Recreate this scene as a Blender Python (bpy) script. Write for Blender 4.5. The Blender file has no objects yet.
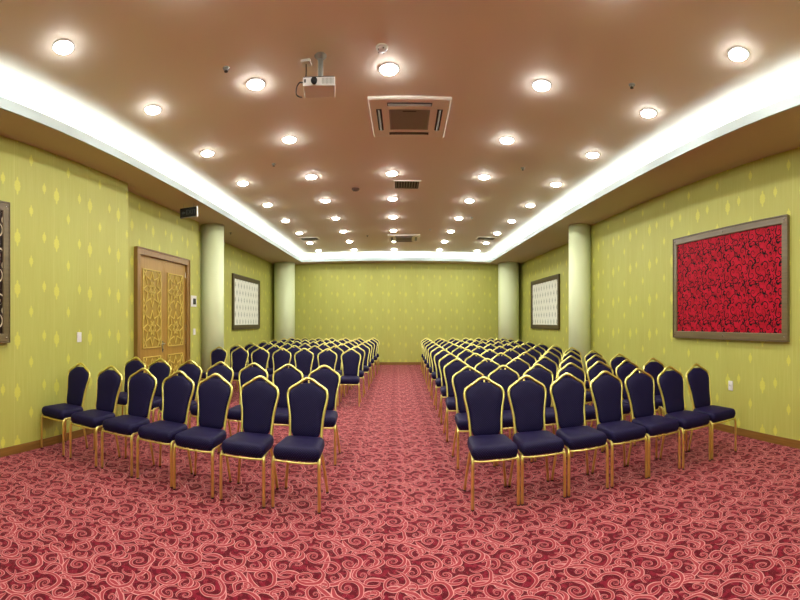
import bpy, bmesh, math, random
from mathutils import Vector, Matrix
random.seed(7)
sc = bpy.context.scene
C = sc.collection
PI = math.pi
# ------------------------------------------------------------------ helpers
def obj(name, bm, mat, parent=None, smooth=False):
    me = bpy.data.meshes.new(name)
    bmesh.ops.recalc_face_normals(bm, faces=bm.faces[:])
    if smooth:
        for f in bm.faces: f.smooth = True
    bm.to_mesh(me); bm.free()
    if mat is not None:
        for m in (mat if isinstance(mat, (list, tuple)) else [mat]): me.materials.append(m)
    o = bpy.data.objects.new(name, me); C.objects.link(o)
    if parent is not None: o.parent = parent
    return o
def tag(o, label, cat, group=None):
    o['label'] = label; o['category'] = cat
    if group: o['group'] = group
    return o
def thing(name, label, cat, loc=(0, 0, 0), rot=(0, 0, 0), group=None):
    o = bpy.data.objects.new(name, None); C.objects.link(o)
    o.location = loc; o.rotation_euler = rot; o.empty_display_size = .1
    return tag(o, label, cat, group)
def struct(name, bm, mat, parent=None, smooth=False):
    o = obj(name, bm, mat, parent, smooth)
    o['kind'] = 'structure'
    return o
def box(bm, x0, x1, y0, y1, z0, z1, mi=0, bevel=0, seg=2):
    t = bmesh.new()
    bmesh.ops.create_cube(t, size=1)
    for v in t.verts:
        v.co = Vector(((x0+x1)/2 + v.co.x*(x1-x0), (y0+y1)/2 + v.co.y*(y1-y0), (z0+z1)/2 + v.co.z*(z1-z0)))
    if bevel:
        bmesh.ops.bevel(t, geom=t.edges[:], offset=bevel, segments=seg, affect='EDGES', profile=.5)
    for f in t.faces: f.material_index = mi
    me = bpy.data.meshes.new('tmp'); t.to_mesh(me); t.free()
    bm.from_mesh(me); bpy.data.meshes.remove(me)
    return bm
def B(*a, **k): return box(bmesh.new(), *a, **k)
def lathe(bm, prof, seg=32, cx=0, cy=0, cz=0, axis='Z', mi=0):
    rings = []
    def P(r, h, a):
        u, v = r*math.cos(a), r*math.sin(a)
        if axis == 'Z': return (cx+u, cy+v, cz+h)
        if axis == 'Y': return (cx+u, cy+h, cz+v)
        return (cx+h, cy+u, cz+v)
    for r, h in prof:
        if r < 1e-6: rings.append([bm.verts.new(P(0, h, 0))])
        else: rings.append([bm.verts.new(P(r, h, 2*PI*i/seg)) for i in range(seg)])
    for a, b in zip(rings, rings[1:]):
        for i in range(seg):
            j = (i+1) % seg
            if len(a) == 1 and len(b) == 1: continue
            if len(a) == 1: f = bm.faces.new((a[0], b[i], b[j]))
            elif len(b) == 1: f = bm.faces.new((a[i], a[j], b[0]))
            else: f = bm.faces.new((a[i], a[j], b[j], b[i]))
            f.material_index = mi
    return bm
def smooth_path(pts, n=5):
    pts = [Vector(p) for p in pts]
    out = []
    for i in range(len(pts)-1):
        p0 = pts[max(i-1, 0)]; p1 = pts[i]; p2 = pts[i+1]; p3 = pts[min(i+2, len(pts)-1)]
        for k in range(n):
            t = k/n
            out.append(.5*((2*p1)+(p2-p0)*t+(2*p0-5*p1+4*p2-p3)*t*t+(3*p1-p0-3*p2+p3)*t**3))
    out.append(pts[-1])
    return out
def tube(bm, pts, r, seg=8, n=5, rr=None):
    P = smooth_path(pts, n) if n > 1 else [Vector(p) for p in pts]
    up = None; rings = []
    for i, p in enumerate(P):
        t = (P[min(i+1, len(P)-1)] - P[max(i-1, 0)]).normalized()
        if up is None:
            up = t.orthogonal().normalized()
        else:
            up = (up - t*up.dot(t)).normalized()
        bn = t.cross(up)
        rings.append([bm.verts.new(p + r*(math.cos(2*PI*k/seg)*up + math.sin(2*PI*k/seg)*bn)) for k in range(seg)])
    for a, b in zip(rings, rings[1:]):
        for k in range(seg):
            bm.faces.new((a[k], a[(k+1) % seg], b[(k+1) % seg], b[k]))
    bm.faces.new(rings[0]); bm.faces.new(rings[-1])
    return bm
def loft(bm, loops, cap0=True, cap1=True):
    R = [[bm.verts.new(p) for p in L] for L in loops]
    n = len(R[0])
    for a, b in zip(R, R[1:]):
        for i in range(n):
            bm.faces.new((a[i], a[(i+1) % n], b[(i+1) % n], b[i]))
    for ring, cap in ((R[0], cap0), (R[-1], cap1)):
        if cap:
            c = Vector((0, 0, 0))
            for v in ring: c += v.co
            cv = bm.verts.new(c/n)
            for i in range(n): bm.faces.new((ring[i], ring[(i+1) % n], cv))
    return bm
# ------------------------------------------------------------------ node helper
class NT:
    def __init__(s, name):
        s.mat = bpy.data.materials.new(name); s.mat.use_nodes = True
        s.t = s.mat.node_tree; s.n = s.t.nodes; s.n.clear()
        s.out = s.n.new('ShaderNodeOutputMaterial')
    def new(s, typ, **kw):
        nd = s.n.new(typ)
        for k, v in kw.items(): setattr(nd, k, v)
        return nd
    def inp(s, sock, v):
        if isinstance(v, bpy.types.NodeSocket): s.t.links.new(v, sock)
        elif v is not None: sock.default_value = v
    def m(s, op, a=None, b=None, c=None, clamp=False):
        nd = s.new('ShaderNodeMath', operation=op); nd.use_clamp = clamp
        for i, v in enumerate((a, b, c)):
            if v is not None: s.inp(nd.inputs[i], v)
        return nd.outputs[0]
    def step(s, x, lo, hi):            # smooth 0..1 map of x from lo to hi
        nd = s.new('ShaderNodeMapRange'); nd.interpolation_type = 'SMOOTHSTEP'
        s.inp(nd.inputs[0], x); nd.inputs[1].default_value = lo; nd.inputs[2].default_value = hi
        nd.inputs[3].default_value = 0; nd.inputs[4].default_value = 1
        return nd.outputs[0]
    def mix(s, f, a, b):
        nd = s.new('ShaderNodeMix', data_type='RGBA')
        s.inp(nd.inputs[0], f); s.inp(nd.inputs[6], a); s.inp(nd.inputs[7], b)
        return nd.outputs[2]
    def xyz(s, v):
        nd = s.new('ShaderNodeSeparateXYZ'); s.t.links.new(v, nd.inputs[0]); return nd.outputs
    def vec(s, x, y, z=0.0):
        nd = s.new('ShaderNodeCombineXYZ')
        for i, v in enumerate((x, y, z)): s.inp(nd.inputs[i], v)
        return nd.outputs[0]
    def pos(s): return s.new('ShaderNodeNewGeometry').outputs['Position']
    def objc(s): return s.new('ShaderNodeTexCoord').outputs['Object']
    def noise(s, v, scale, detail=2, rough=.5, out=0):
        nd = s.new('ShaderNodeTexNoise'); s.inp(nd.inputs['Vector'], v)
        nd.inputs['Scale'].default_value = scale; nd.inputs['Detail'].default_value = detail
        nd.inputs['Roughness'].default_value = rough
        return nd.outputs[out]
    def bsdf(s, col, rough=.5, metal=0, bump=None, bstr=.2, bdist=.01, **kw):
        b = s.new('ShaderNodeBsdfPrincipled')
        s.inp(b.inputs['Base Color'], col); s.inp(b.inputs['Roughness'], rough); s.inp(b.inputs['Metallic'], metal)
        for k, v in kw.items(): s.inp(b.inputs[k.replace('_', ' ')], v)
        if bump is not None:
            bp = s.new('ShaderNodeBump'); bp.inputs['Strength'].default_value = bstr; bp.inputs['Distance'].default_value = bdist
            s.inp(bp.inputs['Height'], bump); s.t.links.new(bp.outputs[0], b.inputs['Normal'])
        s.t.links.new(b.outputs[0], s.out.inputs[0])
        return s.mat
def srgb(r, g, b):
    f = lambda c: (c/255/12.92) if c/255 <= .04045 else ((c/255+.055)/1.055)**2.4
    return (f(r), f(g), f(b), 1)
def plain(name, col, rough=.5, metal=0, var=.06, scale=30, **kw):
    t = NT(name)
    n = t.noise(t.objc(), scale, 3)
    f = t.m('MULTIPLY', n, var*2)
    c2 = tuple(max(0, c*(1-var*3)) for c in col[:3])+(1,)
    return t.bsdf(t.mix(f, col, c2), rough, metal, **kw)
def emit(name, col, strength):
    t = NT(name)
    e = t.new('ShaderNodeEmission'); e.inputs[0].default_value = col; e.inputs[1].default_value = strength
    t.t.links.new(e.outputs[0], t.out.inputs[0])
    return t.mat
# ------------------------------------------------------------------ materials
DOWN = 95.0
COVE = 22.0
M = {}
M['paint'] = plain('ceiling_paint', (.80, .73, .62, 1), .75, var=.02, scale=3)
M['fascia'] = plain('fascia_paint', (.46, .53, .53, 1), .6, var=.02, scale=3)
M['soffit'] = plain('shaded_ceiling_paint', (.52, .43, .31, 1), .75, var=.02, scale=3)  # ceiling paint again, with the soffit's shade put in as a darker tan
M['ac'] = plain('cassette_plastic', (.80, .76, .68, 1), .45, var=.02)
M['ac_grey'] = plain('intake_grille', (.27, .25, .22, 1), .5)
M['dark'] = plain('dark_recess', (.015, .013, .012, 1), .6)
M['black'] = plain('black_plastic', (.006, .006, .008, 1), .5)
M['white'] = plain('white_plastic', (.75, .75, .72, 1), .4, var=.02)
M['grey'] = plain('grey_metal', (.30, .31, .29, 1), .5, .3)
M['rim'] = plain('lamp_rim', (.7, .7, .68, 1), .4, .2, var=.02)
M['lens'] = emit('lamp_lens', (1, .985, .95, 1), DOWN)
M['strip'] = emit('led_strip', (.80, .96, 1.0, 1), COVE)
M['column'] = plain('column_paint', srgb(220, 230, 184), .6, var=.02, scale=4)
M['chrome'] = plain('brushed_chrome', (.7, .7, .7, 1), .25, 1, var=.02)
M['screen'] = plain('dark_screen', (.02, .025, .03, 1), .2)

def wallpaper(name, axis):
    t = NT(name)
    p = t.xyz(t.pos())
    al, z = p[axis], p[2]
    s = t.m('DIVIDE', t.m('ADD', al, t.m('SUBTRACT', t.m('MULTIPLY', t.m('GREATER_THAN', p[0], 0.0), .203 if axis == 1 else 0.0), .266)), .218)
    col = t.m('FLOOR', s)
    dx = t.m('MULTIPLY', t.m('SUBTRACT', t.m('FRACT', s), .5), .218)
    c3 = t.m('FLOORED_MODULO', col, 3.0)
    is1 = t.m('COMPARE', c3, 1.0, .3); is2 = t.m('COMPARE', c3, 2.0, .3)
    off = t.m('ADD', .3765, t.m('ADD', t.m('MULTIPLY', is1, -.238), t.m('MULTIPLY', is2, .045)))
    zz = t.m('SUBTRACT', t.m('FRACT', t.m('DIVIDE', t.m('SUBTRACT', z, off), .553)), .5)
    dz = t.m('MULTIPLY', zz, .553)
    big = t.m('SUBTRACT', 1.0, t.m('ADD', is1, is2))
    hw = t.m('ADD', .040, t.m('MULTIPLY', big, .018))
    hh = t.m('ADD', .068, t.m('MULTIPLY', big, .034))
    ax = t.m('DIVIDE', t.m('ABSOLUTE', dx), hw); az = t.m('DIVIDE', t.m('ABSOLUTE', dz), hh)
    # leaf-edged lozenge: rim wobbles with height
    wob = t.m('MULTIPLY', t.m('SINE', t.m('MULTIPLY', az, 13.0)), .10)
    d = t.m('ADD', t.m('ADD', ax, t.m('POWER', az, 1.1)), wob)
    mask = t.m('SUBTRACT', 1.0, t.step(d, .80, 1.06))
    veins = t.m('MULTIPLY', t.m('ADD', t.m('SINE', t.m('MULTIPLY', t.m('ADD', az, t.m('MULTIPLY', ax, -.6)), 26.0)), 1.0), .17)
    mask = t.m('MULTIPLY', t.m('MULTIPLY', mask, t.m('SUBTRACT', 1.0, veins)), .85 if axis == 1 else .6)  # end-wall motifs coloured fainter, imitating sheen that washes them out
    # fine vertical silk threads and slow mottling
    th = t.noise(t.vec(t.m('MULTIPLY', al, 90.0), t.m('MULTIPLY', z, 2.2)), 1.0, 3, .6)
    mo = t.noise(t.vec(t.m('MULTIPLY', al, 3.0), t.m('MULTIPLY', z, .6)), 1.0, 2)
    base = t.mix(t.step(th, .2, .8), srgb(172, 174, 80), srgb(184, 186, 96))
    base = t.mix(t.m('MULTIPLY', t.step(mo, .35, .7), .35), base, srgb(168, 164, 74))
    seam = t.m('SUBTRACT', 1.0, t.step(t.m('ABSOLUTE', t.m('SUBTRACT', t.m('FRACT', t.m('DIVIDE', al, .654)), .5)), .004, .012))
    base = t.mix(t.m('MULTIPLY', seam, .25), base, srgb(205, 205, 120))
    c = t.mix(mask, base, srgb(212, 210, 84))
    return t.bsdf(c, .55, bump=th, bstr=.08, bdist=.003)
M['paper_side'] = wallpaper('wallpaper_side', 1)
M['paper_end'] = wallpaper('wallpaper_end', 0)

def wood(name, c1, c2, axis=2, rough=.4):
    t = NT(name)
    p = t.xyz(t.pos())
    k = [38.0, 38.0, 38.0]; k[axis] = 2.0
    v = t.vec(t.m('MULTIPLY', p[0], k[0]), t.m('MULTIPLY', p[1], k[1]), t.m('MULTIPLY', p[2], k[2]))
    n = t.noise(v, 1.0, 4, .6)
    return t.bsdf(t.mix(t.step(n, .3, .7), c1, c2), rough, bump=n, bstr=.05, bdist=.002)
M['door'] = wood('oak_door', srgb(152, 116, 46), srgb(170, 134, 60))
M['door_frame'] = wood('oak_door_frame', srgb(128, 96, 44), srgb(146, 112, 56))
M['base'] = wood('oak_baseboard', srgb(120, 84, 34), srgb(140, 102, 46), 1)
M['pic_frame'] = wood('taupe_picture_frame', srgb(98, 86, 58), srgb(112, 98, 68), 1, .3)
M['pic_frame_dark'] = wood('dark_picture_frame', srgb(62, 50, 28), srgb(78, 62, 36), 1, .35)

def spiral(t, u, v, rnd, k, warp, wscale, arms=1.0):
    """voronoi scrolls: returns (phase 0..1, distance to scroll centre, random colour)"""
    n = t.noise(t.vec(u, v), wscale, 1, .4, out=1)
    nx = t.xyz(n)
    uu = t.m('ADD', u, t.m('MULTIPLY', t.m('SUBTRACT', nx[0], .5), warp))
    vv = t.m('ADD', v, t.m('MULTIPLY', t.m('SUBTRACT', nx[1], .5), warp))
    vo = t.new('ShaderNodeTexVoronoi', voronoi_dimensions='2D')
    t.inp(vo.inputs['Vector'], t.vec(uu, vv)); vo.inputs['Scale'].default_value = 1; vo.inputs['Randomness'].default_value = rnd
    cp = t.xyz(vo.outputs['Position']); rc = t.xyz(vo.outputs['Color'])
    dx = t.m('SUBTRACT', uu, cp[0]); dy = t.m('SUBTRACT', vv, cp[1])
    d = t.m('MAXIMUM', vo.outputs['Distance'], .012)
    th = t.m('DIVIDE', t.m('ARCTAN2', dy, dx), 2*PI)
    sg = t.m('SUBTRACT', t.m('MULTIPLY', t.m('GREATER_THAN', rc[0], .5), 2.0), 1.0)
    ph = t.m('ADD', t.m('MULTIPLY', t.m('MULTIPLY', th, sg), arms), t.m('MULTIPLY', t.m('LOGARITHM', d, math.e), k))
    ph = t.m('ADD', ph, rc[1])
    return t.m('FRACT', ph), d, rc
def scrolls(t, x, y, T, els):
    """layered log-spiral leaf scrolls on a T x T repeat; yields (stroke, edge) masks per scroll"""
    out = []
    for cx, cy, hand, rot, a, bb, t0, t1, c in els:
        dx = t.m('MULTIPLY', t.m('SUBTRACT', t.m('FRACT', t.m('ADD', t.m('DIVIDE', t.m('SUBTRACT', x, cx), T), .5)), .5), T*hand)
        dy = t.m('MULTIPLY', t.m('SUBTRACT', t.m('FRACT', t.m('ADD', t.m('DIVIDE', t.m('SUBTRACT', y, cy), T), .5)), .5), T)
        cr, sr = math.cos(rot), math.sin(rot)
        ex = t.m('ADD', t.m('MULTIPLY', dx, cr), t.m('MULTIPLY', dy, sr))
        ey = t.m('SUBTRACT', t.m('MULTIPLY', dy, cr), t.m('MULTIPLY', dx, sr))
        r2 = t.m('MAXIMUM', t.m('ADD', t.m('MULTIPLY', ex, ex), t.m('MULTIPLY', ey, ey)), 1e-7)
        lr = t.m('SUBTRACT', t.m('MULTIPLY', t.m('LOGARITHM', r2, math.e), .5), math.log(a))
        th = t.m('ARCTAN2', ey, ex)
        e = t.m('SUBTRACT', lr, t.m('MULTIPLY', th, bb))
        n = t.m('ROUND', t.m('DIVIDE', e, 2*PI*bb))
        tt = t.m('ADD', th, t.m('MULTIPLY', n, 2*PI))
        q = t.m('ABSOLUTE', t.m('SUBTRACT', lr, t.m('MULTIPLY', tt, bb)))
        f = t.m('DIVIDE', t.m('SUBTRACT', tt, t0), t1-t0, clamp=True)
        prof = t.m('MULTIPLY', t.m('SQRT', t.m('MULTIPLY', t.m('MULTIPLY', f, t.m('SUBTRACT', 1.0, f)), 4.0)), c)
        q = t.m('DIVIDE', q, t.m('MAXIMUM', prof, .001))
        out.append((t.m('SUBTRACT', 1.0, t.step(q, .9, 1.05)), t.step(q, .56, .82)))
    return out
def scroll_set(seed, T, spec):
    rnd = random.Random(seed); els = []; pts = []
    for cnt, R, bb, turns, c, gap in spec:
        for _ in range(cnt):
            best = None
            for _ in range(60):
                p = (rnd.random()*T, rnd.random()*T)
                m_ = min([math.hypot(*[min(abs(p[k]-q[k]), T-abs(p[k]-q[k])) for k in (0, 1)])-q[2]*.8 for q in pts] + [9])
                if best is None or m_ > best[0]: best = (m_, p)
            p = best[1]; pts.append((p[0], p[1], R*gap))
            t1 = 2*PI*turns
            els.append((p[0], p[1], rnd.choice((-1, 1)), rnd.random()*2*PI, R/math.exp(bb*t1), bb, 0.0, t1, c))
    els.sort(key=lambda e: -e[5])
    return els
def carpet():
    t = NT('scroll_carpet')
    p = t.xyz(t.pos())
    n = t.xyz(t.noise(t.pos(), 7, 1, .5, out=1))
    x = t.m('ADD', p[0], t.m('MULTIPLY', t.m('SUBTRACT', n[0], .5), .05)); y = t.m('ADD', p[1], t.m('MULTIPLY', t.m('SUBTRACT', n[1], .5), .05))
    T = .54
    els = scroll_set(11, T, ((4, .125, .19, 2.3, .25, 1), (5, .085, .22, 2.0, .29, 1), (7, .055, .26, 1.6, .38, 1), (5, .21, .55, .7, .20, .35), (8, .11, .6, .6, .36, .4)))
    dark = srgb(84, 2, 20); mid = srgb(148, 52, 60); pale = srgb(208, 146, 142)
    # low-contrast leaf shapes in the ground
    g = t.noise(t.pos(), 22, 1, .4)
    c = t.mix(t.step(g, .50, .56), dark, srgb(116, 14, 36))
    for st, ed in scrolls(t, x, y, T, els):
        c = t.mix(st, c, t.mix(ed, mid, pale))
    pile = t.noise(t.pos(), 260, 2, .6)
    c = t.mix(t.m('MULTIPLY', t.step(pile, .3, .75), .20), c, srgb(100, 18, 30))
    return t.bsdf(c, .95, bump=pile, bstr=.3, bdist=.004, Specular_IOR_Level=.15, Sheen_Weight=.13, Sheen_Roughness=.35, Sheen_Tint=(1, .8, .78, 1))
M['carpet'] = carpet()

def scroll_art(name, T, seed, spec, ground, ground2, ink, rough=.4):
    t = NT(name)
    p = t.xyz(t.pos())
    els = scroll_set(seed, T, spec)
    n = t.noise(t.vec(p[1], p[2]), 9, 2)
    c = t.mix(t.step(n, .35, .65), ground, ground2)
    mk = None
    for st, ed in scrolls(t, p[1], p[2], T, els):
        mk = st if mk is None else t.m('MAXIMUM', mk, st)
    return t.bsdf(t.mix(mk, c, ink), rough, Specular_IOR_Level=.15)
def red_art():
    return scroll_art('red_damask_panel', .47, 5, ((7, .075, .22, 1.9, .19, 1), (12, .045, .25, 1.5, .28, 1), (5, .15, .5, .8, .08, .4), (6, .035, .3, 1.0, .7, .8), (8, .022, .3, 1.0, .8, 1)), srgb(158, 2, 28), srgb(180, 6, 40), srgb(14, 1, 4), .6)
def dark_art():
    return scroll_art('dark_damask_panel', .47, 8, ((4, .085, .22, 1.9, .2, 1), (5, .06, .25, 1.5, .24, 1), (3, .15, .5, .8, .08, .4)), srgb(30, 16, 12), srgb(40, 22, 18), srgb(214, 200, 172))
def white_art():
    t = NT('ivory_motif_panel')
    p = t.xyz(t.pos())
    s = t.m('DIVIDE', p[1], .24); row = t.m('DIVIDE', p[2], .19)
    odd = t.m('MULTIPLY', t.m('FLOORED_MODULO', t.m('FLOOR', row), 2.0), .5)
    fx = t.m('ABSOLUTE', t.m('SUBTRACT', t.m('FRACT', t.m('ADD', s, odd)), .5))
    fz = t.m('SUBTRACT', t.m('FRACT', row), .5)
    # small sprig: a stem and a leafy lozenge that narrows upwards
    w = t.m('MULTIPLY', t.m('SUBTRACT', .46, t.m('ABSOLUTE', t.m('ADD', fz, .06))), t.m('ADD', .42, t.m('MULTIPLY', t.m('SINE', t.m('MULTIPLY', fz, 34.0)), .22)))
    mk = t.m('SUBTRACT', 1.0, t.step(t.m('SUBTRACT', fx, w), -.03, .03))
    n = t.noise(t.vec(t.m('MULTIPLY', p[1], 40.0), t.m('MULTIPLY', p[2], 40.0)), 1.0, 2)
    mk = t.m('MULTIPLY', mk, t.step(n, .25, .6))
    return t.bsdf(t.mix(mk, srgb(232, 234, 220), srgb(150, 156, 144)), .5)
M['red_art'] = red_art(); M['dark_art'] = dark_art(); M['white_art'] = white_art()

def fabric():
    t = NT('navy_dotted_fabric')
    o = t.objc(); p = t.xyz(o)
    q = .016
    h = t.m('ADD', p[1], p[2])
    a = t.m('SUBTRACT', t.m('FRACT', t.m('DIVIDE', t.m('ADD', p[0], h), q*1.4)), .5)
    b = t.m('SUBTRACT', t.m('FRACT', t.m('DIVIDE', t.m('SUBTRACT', p[0], h), q*1.4)), .5)
    r = t.m('SQRT', t.m('ADD', t.m('MULTIPLY', a, a), t.m('MULTIPLY', b, b)))
    dot = t.m('SUBTRACT', 1.0, t.step(r, .17, .27))
    n = t.noise(o, 400, 2)
    c = t.mix(n, (.0022, .0012, .017, 1), (.0036, .002, .027, 1))
    c = t.mix(t.m('MULTIPLY', dot, .8), c, (.026, .014, .11, 1))
    return t.bsdf(c, .62, bump=n, bstr=.15, bdist=.002, Specular_IOR_Level=.18, Sheen_Weight=.03, Sheen_Roughness=.4, Sheen_Tint=(.4, .3, 1, 1))
M['fabric'] = fabric()
M['gold'] = plain('satin_gold', (.86, .78, .25, 1), .36, 1, var=.03)
M['rubber'] = plain('black_rubber', (.02, .018, .016, 1), .7)

# ------------------------------------------------------------------ the room
CAM_Z = 1.405
ZS, ZC, ZL = 3.345, 3.60, 3.445       # soffit, ceiling, lip top
YB, Y0 = 15.4, -2.3
UL = 3.52                             # cove lip
WL = [(-4.05, Y0, 5.2), (-4.28, 5.2, 8.08), (-4.70, 8.08, YB)]
WR = [(4.38, Y0, 8.5), (4.76, 8.5, YB)]
struct('floor', B(-5.2, 5.2, Y0-.2, YB+.2, -.1, 0), M['carpet'])
struct('ceiling', B(-5.2, 5.2, Y0-.2, YB+.2, ZC, ZC+.1), M['paint'])
b = bmesh.new()
for x, a, c in WL: box(b, -5.2, x, a, c, 0, ZC)
struct('wall_left', b, M['paper_side'])
b = bmesh.new()
for x, a, c in WR: box(b, x, 5.2, a, c, 0, ZC)
struct('wall_right', b, M['paper_side'])
struct('wall_back', B(-4.7, 4.76, YB, YB+.2, 0, ZC), M['paper_end'])
struct('wall_front', B(-4.05, 4.38, Y0-.2, Y0, 0, ZC), M['paper_end'])
# soffit (lowered border) around the tray
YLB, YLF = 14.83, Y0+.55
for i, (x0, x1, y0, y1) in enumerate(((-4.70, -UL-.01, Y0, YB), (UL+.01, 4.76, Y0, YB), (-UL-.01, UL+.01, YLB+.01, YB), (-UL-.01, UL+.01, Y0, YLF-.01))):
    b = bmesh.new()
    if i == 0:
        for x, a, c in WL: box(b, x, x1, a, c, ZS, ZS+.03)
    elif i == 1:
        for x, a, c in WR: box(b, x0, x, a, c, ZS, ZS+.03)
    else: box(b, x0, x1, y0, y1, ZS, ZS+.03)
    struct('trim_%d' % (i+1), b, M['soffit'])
T = .02
fasc = bmesh.new()
box(fasc, -UL-T, -UL, YLF, YLB, ZS-.001, ZL); box(fasc, UL, UL+T, YLF, YLB, ZS-.001, ZL)
box(fasc, -UL-T, UL+T, YLB, YLB+T, ZS-.001, ZL); box(fasc, -UL-T, UL+T, YLF-T, YLF, ZS-.001, ZL)
fas = struct('trim_5', fasc, M['fascia'])
# upright back of the cove trough
cb = bmesh.new()
D = 3.94
box(cb, -D-T, -D, YLF-.4, YLB+.42, ZS+.03, ZC); box(cb, D, D+T, YLF-.4, YLB+.42, ZS+.03, ZC)
box(cb, -D, D, YLB+.40, YLB+.42, ZS+.03, ZC); box(cb, -D, D, YLF-.42, YLF-.40, ZS+.03, ZC)
struct('trim_6', cb, M['fascia'])
for x0, x1, y0, y1 in ((-UL-.17, -UL-.12, YLF, YLB), (UL+.12, UL+.17, YLF, YLB), (-UL, UL, YLB+.12, YLB+.17), (-UL, UL, YLF-.17, YLF-.12)):
    o = obj('led_strip', B(x0, x1, y0, y1, ZS+.035, ZS+.05), M['strip'], fas); o['kind'] = 'structure'
# baseboards
b = bmesh.new()
for x, a, c in WL: box(b, x, x+.015, a, c, 0, .09)
struct('baseboard_left', b, M['base'])
b = bmesh.new()
for x, a, c in WR: box(b, x-.015, x, a, c, 0, .09)
struct('baseboard_right', b, M['base'])
struct('baseboard_back', B(-4.685, 4.745, YB-.015, YB, 0, .09), M['base'])
# columns
def column(x, y, r):
    b = bmesh.new()
    lathe(b, [(0, 0), (r, 0), (r, ZS-.001), (0, ZS-.001)], 64, x, y, 0)
    o = struct('column', b, M['column'])
    for f in o.data.polygons: f.use_smooth = abs(f.normal.z) < .5
    return o
column(-4.17, 8.55, .275); column(4.17, 8.55, .262)
column(-4.22, 14.95, .40); column(4.27, 14.95, .40)

# ------------------------------------------------------------------ door
XD = -4.28
dr = bpy.data.objects.new('door_1', None); C.objects.link(dr); dr.location = (XD, 6.60, 0); dr['kind'] = 'structure'
W2, HD = .925, 2.53
def L(bm_fn, *a): return bm_fn(*a)
b = bmesh.new()
box(b, 0, .07, -W2, -W2+.09, 0, HD); box(b, 0, .07, W2-.09, W2, 0, HD); box(b, 0, .07, -W2+.09, W2-.09, HD-.09, HD)
box(b, 0, .085, -W2-.015, -W2, 0, HD+.015); box(b, 0, .085, W2, W2+.015, 0, HD+.015); box(b, 0, .085, -W2, W2, HD, HD+.015)
obj('door_frame', b, M['door_frame'], dr)
def lattice(b, y0, y1, z0, z1):
    """islamic star fretwork of thin bars over a dark-backed panel"""
    x0 = .030; w = .0075; d = .012
    def bar(p, q):
        p = Vector(p); q = Vector(q); t = (q-p); ln = t.length
        if ln < 1e-4: return
        t /= ln; s = Vector((-t.y, t.x))*w
        vs = []
        for x in (x0, x0+d):
            for a in (p+s, q+s, q-s, p-s): vs.append(b.verts.new((x, a.x, a.y)))
        for f in ((4, 5, 6, 7), (0, 1, 5, 4), (1, 2, 6, 5), (2, 3, 7, 6), (3, 0, 4, 7)): b.faces.new([vs[i] for i in f])
    W = y1-y0; n = max(1, round((z1-z0)/W)); H = (z1-z0)/n
    for k in range(n):
        cz = z0+H*(k+.5); cy = (y0+y1)/2
        R = min(W, H)/2
        star = []
        for i in range(16):
            r = R*(.98 if i % 2 == 0 else .56)
            a = PI/2 + i*PI/8
            star.append((cy+r*math.cos(a), cz+r*math.sin(a)))
        for i in range(16): bar(star[i], star[(i+1) % 16])
        inner = [(cy+R*.42*math.cos(PI/8+i*PI/4), cz+R*.42*math.sin(PI/8+i*PI/4)) for i in range(8)]
        for i in range(8): bar(inner[i], inner[(i+3) % 8])
        for sy, sz in ((1, 1), (1, -1), (-1, 1), (-1, -1)):
            c = (cy+sy*W/2, cz+sz*H/2)
            a = (cy+sy*R*.56*math.cos(PI/8), cz+sz*R*.56*math.sin(PI/8)); e = (cy+sy*R*.56*math.sin(PI/8), cz+sz*R*.56*math.cos(PI/8))
            m_ = (cy+sy*R*.69, cz+sz*R*.69); bar(m_, c)
            bar((cy+sy*W/2, cz+sz*H*.22), (cy+sy*W*.3, cz+sz*H/2)); 
    for yy in (y0, y1): bar((yy, z0), (yy, z1))
    for zz in (z0, z1): bar((y0, zz), (y1, zz))
M['lattice'] = plain('lattice_wood', srgb(214, 190, 92), .45)
M['lattice_back'] = plain('lattice_backing', srgb(160, 132, 44), .5)
for s in (-1, 1):
    y0, y1 = (-W2+.092, -.003) if s < 0 else (.003, W2-.092)
    lf = obj('door_leaf', B(0, .022, y0, y1, .005, HD-.092), M['door'], dr)
    cy = (y0+y1)/2
    for z0, z1 in ((.99, 2.24), (.22, .86)):
        obj('panel_backing', B(.0222, .0235, cy-.30, cy+.30, z0, z1), M['lattice_back'], lf)
        b = bmesh.new(); lattice(b, cy-.29, cy+.29, z0+.01, z1-.01)
        obj('lattice_panel', b, M['lattice'], lf)
    for z in (.25, 1.0, 1.25, 2.2):
        b = bmesh.new(); yy = y0 if s < 0 else y1
        lathe(b, [(0, 0), (.01, 0), (.01, .1), (0, .1)], 10, .03, yy, z)
        obj('hinge', b, M['chrome'], lf)
    if s < 0:
        b = bmesh.new(); box(b, .022, .03, -.075, -.035, .90, 1.09, bevel=.004)
        obj('handle_plate', b, M['chrome'], lf)
        b = bmesh.new(); tube(b, [(.03, -.055, 1.045), (.075, -.055, 1.045), (.08, -.07, 1.045), (.08, -.17, 1.043)], .010, 8, 4)
        obj('handle', b, M['chrome'], lf, True)
        b = bmesh.new(); lathe(b, [(0, 0), (.014, 0), (.014, .008), (0, .008)], 12, .03, -.055, .95, 'X')
        obj('keyhole', b, M['dark'], lf)

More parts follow.
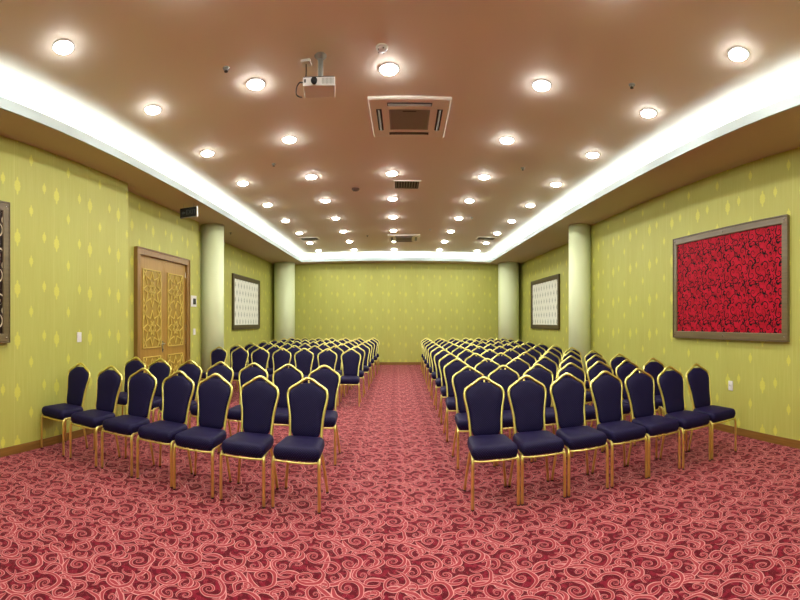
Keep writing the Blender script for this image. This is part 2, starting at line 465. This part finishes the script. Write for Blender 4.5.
# ------------------------------------------------------------------ pictures
def picture(x, side, y0, y1, z0, z1, art, frame, label, fw=.085, studs=True):
    """side=+1: hangs on a wall whose face looks to +X"""
    yc, zc = (y0+y1)/2, (z0+z1)/2
    t = thing('picture', label, 'picture', (x, yc, z0))
    hy, h = (y1-y0)/2, z1-z0
    s = side
    def bx(b, a0, a1, *r, **k):
        lo, hi = sorted((s*a0, s*a1)); box(b, lo, hi, *r, **k)
    b = bmesh.new()
    bx(b, .001, .05, -hy, hy, 0, fw, bevel=.008); bx(b, .001, .05, -hy, hy, h-fw, h, bevel=.008)
    bx(b, .001, .05, -hy, -hy+fw, fw-.01, h-fw+.01, bevel=.008); bx(b, .001, .05, hy-fw, hy, fw-.01, h-fw+.01, bevel=.008)
    bx(b, .001, .058, -hy-.012, hy+.012, h, h+.012); bx(b, .001, .058, -hy-.012, hy+.012, -.012, 0)
    bx(b, .001, .058, -hy-.012, -hy, 0, h); bx(b, .001, .058, hy, hy+.012, 0, h)
    obj('frame', b, frame, t)
    b = bmesh.new(); bx(b, .002, .03, -hy+fw, hy-fw, fw, h-fw)
    obj('panel', b, art, t)
    if studs:
        for yy in (-hy+fw*.5, 0, hy-fw*.5):
            for zz in (fw*.5, h-fw*.5):
                b = bmesh.new()
                lathe(b, [(0, s*.05), (.012, s*.05), (.010, s*.056), (0, s*.058)], 12, 0, yy, zz, 'X')
                obj('stud', b, M['chrome'], t, True)
    return t
picture(WR[0][0], -1, 3.0, 5.30, 1.19, 2.60, M['red_art'], M['pic_frame'], 'large picture of crimson fabric with black swirls in a taupe frame')
picture(WL[0][0], 1, .5, 2.83, 1.20, 2.64, M['dark_art'], M['pic_frame'], 'dark picture with pale scrolls, cut off by the left edge of the photo')
picture(WL[2][0], 1, 10.95, 13.3, 1.22, 2.63, M['white_art'], M['pic_frame_dark'], 'white sprig-pattern picture in dark frame on left wall beyond the door', .11, False)
picture(WR[1][0], -1, 11.1, 13.6, 1.22, 2.63, M['white_art'], M['pic_frame_dark'], 'white sprig-pattern picture in dark frame on right wall beyond the column', .11, False)

# ------------------------------------------------------------------ small wall fittings
def plate(name, label, cat, x, side, y, z, w, h, inner):
    t = thing(name, label, cat, (x, y, z)); s = side
    lo, hi = sorted((s*.0005, s*.012))
    obj('cover_plate', B(lo, hi, -w/2, w/2, -h/2, h/2, bevel=.003), M['white'], t)
    inner(t, s)
    return t
def rocker(t, s):
    lo, hi = sorted((s*.012, s*.017)); obj('rocker', B(lo, hi, -.025, .025, -.025, .025, bevel=.002), M['white'], t)
def sockets(t, s):
    b = bmesh.new(); lathe(b, [(0, s*.0125), (.022, s*.0125), (.024, s*.016), (.027, s*.016), (.028, s*.012)], 20, 0, 0, 0, 'X')
    obj('socket_well', b, M['white'], t)
    for k in (-.009, .009):
        b = bmesh.new(); lathe(b, [(0, s*.0150), (.0035, s*.0150), (.0035, s*.0128), (0, s*.0128)], 8, 0, k, 0, 'X'); obj('pin_hole', b, M['dark'], t)
def scr(t, s):
    lo, hi = sorted((s*.012, s*.022)); obj('screen', B(lo, hi, -.035, .085, -.06, .05, bevel=.003), M['screen'], t)
plate('light_switch', 'white wall plate on the near left wall between dark picture and door', 'switch', WL[0][0], 1, 4.07, 1.22, .085, .12, rocker)
plate('wall_socket', 'white power socket low on the right wall under the red picture', 'socket', WR[0][0], -1, 4.03, .60, .085, .12, sockets)
plate('thermostat', 'white thermostat with dark screen between the door and the column', 'thermostat', WL[1][0], 1, 7.83, 1.80, .25, .21, scr)
plate('light_switch', 'small white switch under the thermostat beside the door', 'switch', WL[1][0], 1, 7.86, 1.22, .10, .12, rocker)

# exit sign hanging under the soffit
t = thing('exit_sign', 'black hanging exit sign with an arrow near the left cove', 'sign', (-3.78, 6.72, 3.125), (0, 0, math.radians(3)))
obj('housing', B(-.175, .175, -.015, .015, 0, .155, bevel=.004), M['black'], t)
obj('edge_strip', B(.1755, .19, -.02, .02, -.004, .159), M['white'], t)
obj('bottom_strip', B(-.175, .175, -.018, .018, -.008, -.0005), M['grey'], t)
M['sign_text'] = plain('sign_lettering', (.07, .085, .09, 1), .5)
b = bmesh.new()
vs = [b.verts.new((-.14+p[0], -.0165, .075+p[1])) for p in ((0, 0), (.035, .03), (.035, .012), (.075, .012), (.075, -.012), (.035, -.012), (.035, -.03))]
b.faces.new(vs); r = bmesh.ops.extrude_face_region(b, geom=b.faces[:])
for v in r['geom']:
    if isinstance(v, bmesh.types.BMVert): v.co.y += .0013
obj('arrow', b, M['sign_text'], t)
cu = bpy.data.curves.new('exit_text', 'FONT'); cu.body = 'EXIT'; cu.size = .105; cu.extrude = .0006
to = bpy.data.objects.new('exit_text', cu); C.objects.link(to)
bpy.context.view_layer.update()
me = bpy.data.meshes.new_from_object(to.evaluated_get(bpy.context.evaluated_depsgraph_get()))
bpy.data.objects.remove(to); bpy.data.curves.remove(cu)
lo = bpy.data.objects.new('lettering', me); C.objects.link(lo); me.materials.clear(); me.materials.append(M['sign_text'])
lo.parent = t; lo.location = (-.05, -.0158, .045); lo.rotation_euler = (PI/2, 0, 0)
for x in (-.11, .11):
    b = bmesh.new(); tube(b, [(x, 0, .155), (x, 0, ZS-3.125)], .004, 6, 1); obj('hanging_rod', b, M['grey'], t)

# ------------------------------------------------------------------ ceiling fittings
YL = [2.55+1.45*n for n in range(-2, 9)]
UX = [-2.74, -1.47, -.07, 1.53, 2.875]
WORD = ['first', 'second', 'third', 'fourth', 'fifth', 'sixth', 'seventh', 'eighth', 'ninth', 'tenth', 'eleventh']
ROWN = ['row beside the left cove', 'inner left row', 'middle row', 'inner right row', 'row beside the right cove']
def lamp_meshes():
    b = bmesh.new()
    lathe(b, [(.086, -.002), (.090, -.012), (.108, -.006), (.110, -.0005)], 28)
    rim = obj('rim', b, M['rim'], None, True)
    b = bmesh.new()
    lathe(b, [(.088, -.003), (.082, -.016), (.055, -.028), (0, -.033)], 20)
    lens = obj('lens', b, M['lens'], None, True)
    return rim, lens
rim0, lens0 = lamp_meshes(); used = [0]
for ui, x in enumerate(UX):
    seen = 0
    for_inner = ui in (1, 2, 3)
    for yi, y in enumerate(YL):
        if ui == 2 and yi == 4: continue             # the cassette takes this place
        vis = (yi >= 2) if ui in (0, 4) else (yi >= 3)
        if vis:
            seen += 1
            lab = 'round ceiling downlight, %s from the camera in the %s' % (WORD[seen-1], ROWN[ui])
        else:
            lab = 'round ceiling downlight out of frame behind the camera, %s' % ROWN[ui]
        g = 'recessed downlights in the ceiling'
        t = thing('ceiling_downlight', lab, 'ceiling light', (x, y + ((.07 if yi == 3 else .03) if for_inner and yi in (3, 5) else 0), ZC), (0, 0, 0), g)
        for src in (rim0, lens0):
            if used[0] < 2: c = src; used[0] += 1
            else: c = src.copy(); C.objects.link(c)
            c.parent = t
def cassette(x, y, label):
    t = thing('ceiling_air_conditioner', label, 'air conditioner', (x, y, ZC), (0, 0, math.radians(-1.2)), 'air conditioning cassettes in the ceiling')
    b = bmesh.new(); a = .475
    loops = []
    for s, z in ((a, -.0005), (a, -.018), (a-.012, -.028), (a-.22, -.030)):
        loops.append([(-s, -s, z), (s, -s, z), (s, s, z), (-s, s, z)])
    loft(b, loops, True, True)
    obj('panel', b, M['ac'], t)
    b = bmesh.new(); g = .245
    box(b, -g, g, -g, g, -.036, -.0302, bevel=.003)
    gr = obj('intake_grille', b, M['ac_grey'], t)
    b = bmesh.new()
    for k in range(16):
        yy = -g+.03+k*(2*g-.06)/15; box(b, -g+.02, g-.02, yy-.004, yy+.004, -.0395, -.036)
    obj('grille_slats', b, M['ac_grey'], gr)
    obj('badge', B(-.08, .08, -g+.012, -g+.03, -.041, -.0396), M['dark'], gr)
    for k in range(4):
        R = Matrix.Rotation(k*PI/2, 4, 'Z')
        b = bmesh.new(); box(b, -.26, .26, -.395, -.33, -.0318, -.0292); b.transform(R)
        sl = obj('air_slot', b, M['dark'], t)
        b = bmesh.new(); box(b, -.25, .25, -.005, .005, -.012, .012)
        b.transform(R @ Matrix.Translation((0, -.362, -.036)) @ Matrix.Rotation(math.radians(55), 4, 'X'))
        obj('louvre', b, M['ac_grey'], sl)
    return t
cassette(.165, 5.03, 'large square air conditioning cassette in the ceiling beside the projector')
cassette(.24, 12.25, 'distant air conditioning cassette in the ceiling near the back cove')
def vent(x, y, w, d, label):
    t = thing('ceiling_vent', label, 'vent', (x, y, ZC), (0, 0, 0), 'square ceiling vents')
    b = bmesh.new(); fw = .03
    box(b, -w/2, w/2, -d/2, -d/2+fw, -.012, -.0005); box(b, -w/2, w/2, d/2-fw, d/2, -.012, -.0005)
    box(b, -w/2, -w/2+fw, -d/2+fw, d/2-fw, -.012, -.0005); box(b, w/2-fw, w/2, -d/2+fw, d/2-fw, -.012, -.0005)
    obj('frame', b, M['ac'], t)
    obj('backing', B(-w/2+fw, w/2-fw, -d/2+fw, d/2-fw, -.003, -.0006), M['dark'], t)
    b = bmesh.new(); n = 9
    for k in range(n):
        xx = -w/2+fw+(k+.5)*(w-2*fw)/n; box(b, xx-.006, xx+.006, -d/2+fw, d/2-fw, -.014, -.003)
    obj('slats', b, M['ac_grey'], t)
vent(.20, 7.50, .50, .46, 'slatted square vent in the middle of the ceiling between two downlights')
vent(-2.62, 12.10, .58, .42, 'slatted ceiling vent at the far end near the left cove')
vent(2.72, 12.02, .58, .42, 'slatted ceiling vent at the far end near the right cove')
# smoke detectors and sprinklers
def detector(x, y, r, mat, label):
    t = thing('smoke_detector', label, 'smoke detector', (x, y, ZC))
    b = bmesh.new(); lathe(b, [(0, -.0005), (r, -.0005), (r, -.014), (r*.85, -.018), (0, -.018)], 24); obj('base', b, mat, t, False)
    b = bmesh.new(); lathe(b, [(r*.82, -.018), (r*.8, -.026), (r*.55, -.034), (0, -.036)], 24); s_ = obj('sensor_head', b, mat, t, True)
    for k in range(5):
        a = k*2*PI/5; b = bmesh.new(); box(b, r*.62, r*.80, -.006, .006, -.031, -.022); b.transform(Matrix.Rotation(a, 4, 'Z')); obj('sensor_slot', b, M['dark'], s_)
detector(-.13, 3.75, .055, M['white'], 'white smoke detector on the ceiling beside the nearest middle downlight')
M['brown'] = plain('brown_plastic', (.12, .07, .05, 1), .5)
detector(-.77, 7.70, .075, M['brown'], 'flat brown detector on the ceiling between inner left and middle lights')
def sprinkler(x, y, z, label):
    t = thing('ceiling_sprinkler', label, 'sprinkler', (x, y, z), (0, 0, 0), 'fire sprinklers in the ceiling')
    b = bmesh.new(); lathe(b, [(0, -.0005), (.035, -.0005), (.032, -.008), (.014, -.010), (.012, -.018), (0, -.018)], 16); obj('escutcheon', b, M['grey'], t)
    b = bmesh.new(); lathe(b, [(0, -.018), (.006, -.018), (.006, -.028), (.02, -.029), (.02, -.032), (0, -.032)], 12); obj('deflector', b, M['dark'], t)
for x, y, z, l in ((-1.655, 3.71, ZC, 'fire sprinkler left of the projector, nearest on the left of the ceiling'),
                   (2.39, 3.63, ZC, 'fire sprinkler at upper right between two rows of downlights'),
                   (-1.94, 6.23, ZC, 'small fire sprinkler between the two left rows of downlights'),
                   (2.06, 6.37, ZC, 'small fire sprinkler between the two right rows of downlights'),
                   (-.84, 11.9, ZC, 'tiny far sprinkler left of the middle downlight row'),
                   (.94, 11.1, ZC, 'tiny far sprinkler right of the distant air conditioner'),
                   (1.83, 9.7, ZC, 'tiny far sprinkler right of the inner right downlight row'),
                   (-4.05, 9.36, ZS, 'fire sprinkler in the lowered ceiling border past the left column')):
    sprinkler(x, y, z, l)
# projector
PZ = 3.297
t = thing('projector', 'white video projector hanging from a ceiling pole beside the cassette', 'projector', (-.712, 3.70, PZ), (0, 0, math.radians(8.5)))
M['proj'] = plain('projector_shell', (.80, .80, .78, 1), .35, var=.02)
body = obj('body', B(-.15, .15, -.01, .20, 0, .070, bevel=.007), M['proj'], t)
b = bmesh.new(); lathe(b, [(0, -.012), (.026, -.014), (.030, -.034), (.026, -.038), (.02, -.030), (0, -.020)], 24, -.045, 0, .030, 'Y')
obj('lens', b, M['black'], body, True)
obj('front_window', B(-.138, -.122, -.0125, -.0102, .026, .052), M['black'], body)
b = bmesh.new()
for k in range(9): box(b, .028+k*.0125, .034+k*.0125, -.013, -.0102, .012, .060)
obj('vent_grille', b, M['grey'], body)
obj('top_plate', B(-.145, .145, .0, .19, .0705, .078), M['black'], t)
for x in (-.13, .13): obj('mount_bracket', B(x-.008, x+.008, .05, .08, .078, .096), M['black'], t)
b = bmesh.new(); lathe(b, [(0, .078), (.055, .078), (.05, .096), (.028, .104), (0, .104)], 20, .01, .11, 0); obj('mount_hub', b, M['black'], t)
b = bmesh.new(); lathe(b, [(.025, .10), (.025, ZC-PZ-.004), (.0, ZC-PZ-.004)], 20, .01, .11, 0); obj('mount_pole', b, M['grey'], t, True)
b = bmesh.new(); lathe(b, [(.025, ZC-PZ-.030), (.052, ZC-PZ-.010), (.060, ZC-PZ-.0005), (0, ZC-PZ-.0005)], 24, .01, .11, 0); obj('ceiling_plate', b, M['ac_grey'], t, False)
obj('outlet', B(-.915, -.825, 3.82, 3.91, ZC-.022, ZC-.0005, bevel=.004), M['white'], None)
tag(bpy.data.objects['outlet'], 'white ceiling outlet box above the projector cable', 'outlet'); bpy.data.objects['outlet'].name = 'ceiling_outlet'
b = bmesh.new()
tube(b, [(-.872, 3.865, ZC-.022), (-.872, 3.865, ZC-.10), (-.880, 3.86, 3.44), (-.900, 3.82, 3.405), (-.912, 3.76, 3.375), (-.935, 3.74, 3.33), (-.940, 3.74, 3.275), (-.915, 3.75, 3.255), (-.895, 3.78, 3.262)], .006, 6, 5)
tag(obj('cable', b, M['black'], None, True), 'black cable looping from ceiling outlet down to the projector', 'cable')

# ------------------------------------------------------------------ the banquet chair
def back_y(z): return .165 + (z-.40)*.245 + .05*(z-.40)**2
LOOP = [(.149, .38), (.153, .46), (.156, .54), (.162, .61), (.175, .68), (.190, .74), (.1965, .785), (.190, .818), (.169, .843), (.10, .880), (.045, .912), (.0, .925)]
def chair_meshes():
    parts = []
    # seat: superellipse cushion, wider at the front, rolled edges and slight crown
    b = bmesh.new()
    def outline(inset, z, n=44, e=.25):
        L_ = []
        for i in range(n):
            a = 2*PI*i/n
            cx, sy = math.cos(a), math.sin(a)
            x = math.copysign(abs(cx)**e, cx); y = math.copysign(abs(sy)**e, sy)
            yy = y*(.205-inset)
            w = .2075 - .022*(yy+.205)/.41
            L_.append((x*(w-inset), yy-.020, z))
        return L_
    lays = [(.02, .372), (.006, .377), (0, .390), (-.007, .414), (-.005, .438), (.003, .458), (.014, .467), (.036, .472), (.08, .476), (.13, .479)]
    loft(b, [outline(i, z) for i, z in lays])
    parts.append(('seat', b, M['fabric'], True))
    # backrest pad following the crown loop, with a hand slot left open under the apex
    half = [(.062, .450), (.10, .455), (.128, .470), (.1415, .50)]
    half += [(x-.0105, z) for x, z in [(.156, .535), (.160, .59), (.169, .65), (.183, .71), (.1945, .772), (.189, .806), (.168, .832)]]
    half += [(.115, .856), (.07, .880), (.040, .888)]
    pts = half + [(0, .887)] + [(-x, z) for x, z in reversed(half)] + [(0, .450)]
    cx, cz = 0, .66
    def ring(sc_, yoff):
        r = []
        for x, z in pts:
            x2 = x*(1-sc_/.18); z2 = cz+(z-cz)*(1-sc_/.22)
            r.append((x2, back_y(z2)+yoff, z2))
        return r
    b = bmesh.new()
    loft(b, [ring(.012, .020), ring(.002, .014), ring(0, .004), ring(0, -.008), ring(.006, -.020), ring(.02, -.029), ring(.05, -.035), ring(.09, -.038)])
    parts.append(('backrest', b, M['fabric'], True))
    b = bmesh.new()
    P = [(x, back_y(z), z) for x, z in LOOP] + [(-x, back_y(z), z) for x, z in reversed(LOOP[:-1])]
    tube(b, P, .0138, 10, 4)
    parts.append(('back_frame', b, M['gold'], True))
    b = bmesh.new()
    for s in (-1, 1):
        tube(b, [(s*.197, -.160, .381), (s*.188, -.05, .381), (s*.172, .08, .381), (s*.152, .162, .381)], .0115, 8, 3)
    tube(b, [(-.196, -.205, .367), (-.15, -.219, .365), (0, -.226, .364), (.15, -.219, .365), (.196, -.205, .367)], .008, 8, 3)
    tube(b, [(-.15, .162, .381), (.15, .162, .381)], .0105, 8, 1)
    parts.append(('seat_frame', b, M['gold'], True))
    for s in (-1, 1):
        b = bmesh.new()
        tube(b, [(s*.2065, -.205, .004), (s*.2065, -.205, .16), (s*.2060, -.205, .31), (s*.2050, -.201, .352), (s*.2025, -.186, .375), (s*.197, -.157, .381)], .0142, 10, 4)
        parts.append(('leg', b, M['gold'], True))
    for s in (-1, 1):
        b = bmesh.new()
        tube(b, [(s*.2050, .215, .004), (s*.190, .198, .13), (s*.170, .178, .27), (s*.153, .163, .35), (s*.149, .161, .39)], .0128, 10, 3)
        parts.append(('leg', b, M['gold'], True))
    return parts
foot_bm = bmesh.new(); lathe(foot_bm, [(0, 0), (.0135, 0), (.0145, .002), (.0145, .010), (.0125, .011), (0, .011)], 12)
foot_me = bpy.data.meshes.new('rubber_foot'); foot_bm.to_mesh(foot_me); foot_bm.free(); foot_me.materials.append(M['rubber'])
CHAIR = []
for nm, b, mt, sm in chair_meshes():
    me = bpy.data.meshes.new(nm)
    bmesh.ops.recalc_face_normals(b, faces=b.faces[:])
    for f in b.faces: f.smooth = sm
    b.to_mesh(me); b.free(); me.materials.append(mt)
    CHAIR.append((nm, me))
FEET = [(-.2065, -.205), (.2065, -.205), (-.205, .2155), (.205, .2155)]
def chair(x, y, rz, label, group, feet):
    t = thing('banquet_chair', label, 'chair', (x, y, 0), (0, 0, rz), group)
    k = 0
    for nm, me in CHAIR:
        o = bpy.data.objects.new(nm, me); C.objects.link(o); o.parent = t
        if nm == 'leg':
            if feet:
                f = bpy.data.objects.new('rubber_foot', foot_me); C.objects.link(f); f.parent = o; f.location = (FEET[k][0], FEET[k][1], 0)
            k += 1
    return t
SEATW = ['aisle seat', 'second seat from aisle', 'third seat from aisle', 'fourth seat from aisle', 'fifth seat from aisle', 'second seat from wall', 'wall-end seat']
ROWW = ['front row', 'second row', 'third row', 'fourth row', 'fifth row', 'sixth row', 'seventh row', 'eighth row', 'ninth row', 'tenth row', 'back row']
BK = .29                                    # top of the back lies this far behind the chair's origin
R1 = [.864, 1.313, 1.768, 2.236, 2.684, 3.128, 3.580]
for n in range(11):
    yb = 3.93 + 1.005*n
    for i in range(7):
        if n == 0: x = R1[i]; jy = -.03*(i >= 5)
        else:
            x = .872+.019*n + .4575*i + random.uniform(-.009, .009); jy = random.uniform(-.025, .025)
        chair(x, yb-BK+jy, math.radians(random.uniform(-.7, .7) if n else 0), 'navy gold-framed chair, %s in the %s, right block' % (SEATW[i], ROWW[n]), 'banquet chairs in the right block', n < 2)
L1 = [-.857, -1.347, -1.845, -2.305, -2.790, -3.275, -3.81]
L2 = [-.898, -1.385, -1.855, -2.345, -2.825, -3.315, -3.795]
YL_ = [3.865, 5.06] + [8.24+.978*k for k in range(7)]
LX = [0, 0, -.915, -.895, -.875, -.855, -.835, -.81, -.785]
for n in range(9):
    for i in range(7):
        jy = random.uniform(-.02, .02); x = L1[i] if n == 0 else L2[i] if n == 1 else LX[n]-.487*i+random.uniform(-.014, .014)
        if n == 2 and i == 6: x = -3.80; jy = -.10
        rw = 'back row' if n == 8 else ROWW[n]
        chair(x, YL_[n]-BK+jy, math.radians(random.uniform(-.7, .7) if n else 0), 'navy gold-framed chair, %s in the %s, left block' % (SEATW[i], rw), 'banquet chairs in the left block', n < 2)

# ------------------------------------------------------------------ world, camera, colour management
w = bpy.data.worlds.new('world'); sc.world = w; w.use_nodes = True
w.node_tree.nodes['Background'].inputs[0].default_value = (.02, .02, .02, 1)
FH, FV, XC, YH = 405.0, 470.0, 396.0, 322.0
cam = bpy.data.cameras.new('camera'); co = bpy.data.objects.new('camera', cam); C.objects.link(co)
co.location = (0, 0, CAM_Z); co.rotation_euler = (PI/2, 0, 0)
cam.type = 'PANO'; cam.panorama_type = 'CENTRAL_CYLINDRICAL'
cam.central_cylindrical_radius = 1
cam.central_cylindrical_range_u_min = -XC/FH; cam.central_cylindrical_range_u_max = (800-XC)/FH
cam.central_cylindrical_range_v_min = -(600-YH)/FV; cam.central_cylindrical_range_v_max = YH/FV
cam.clip_start = .01
sc.camera = co
vs_ = sc.view_settings
vs_.view_transform = 'Standard'; vs_.look = 'None'; vs_.gamma = 1; vs_.exposure = 1.06; vs_.use_curve_mapping = False
sc.cycles.use_denoising = True
sc.cycles.max_bounces = 10; sc.cycles.diffuse_bounces = 6
sc.cycles.sample_clamp_indirect = 10
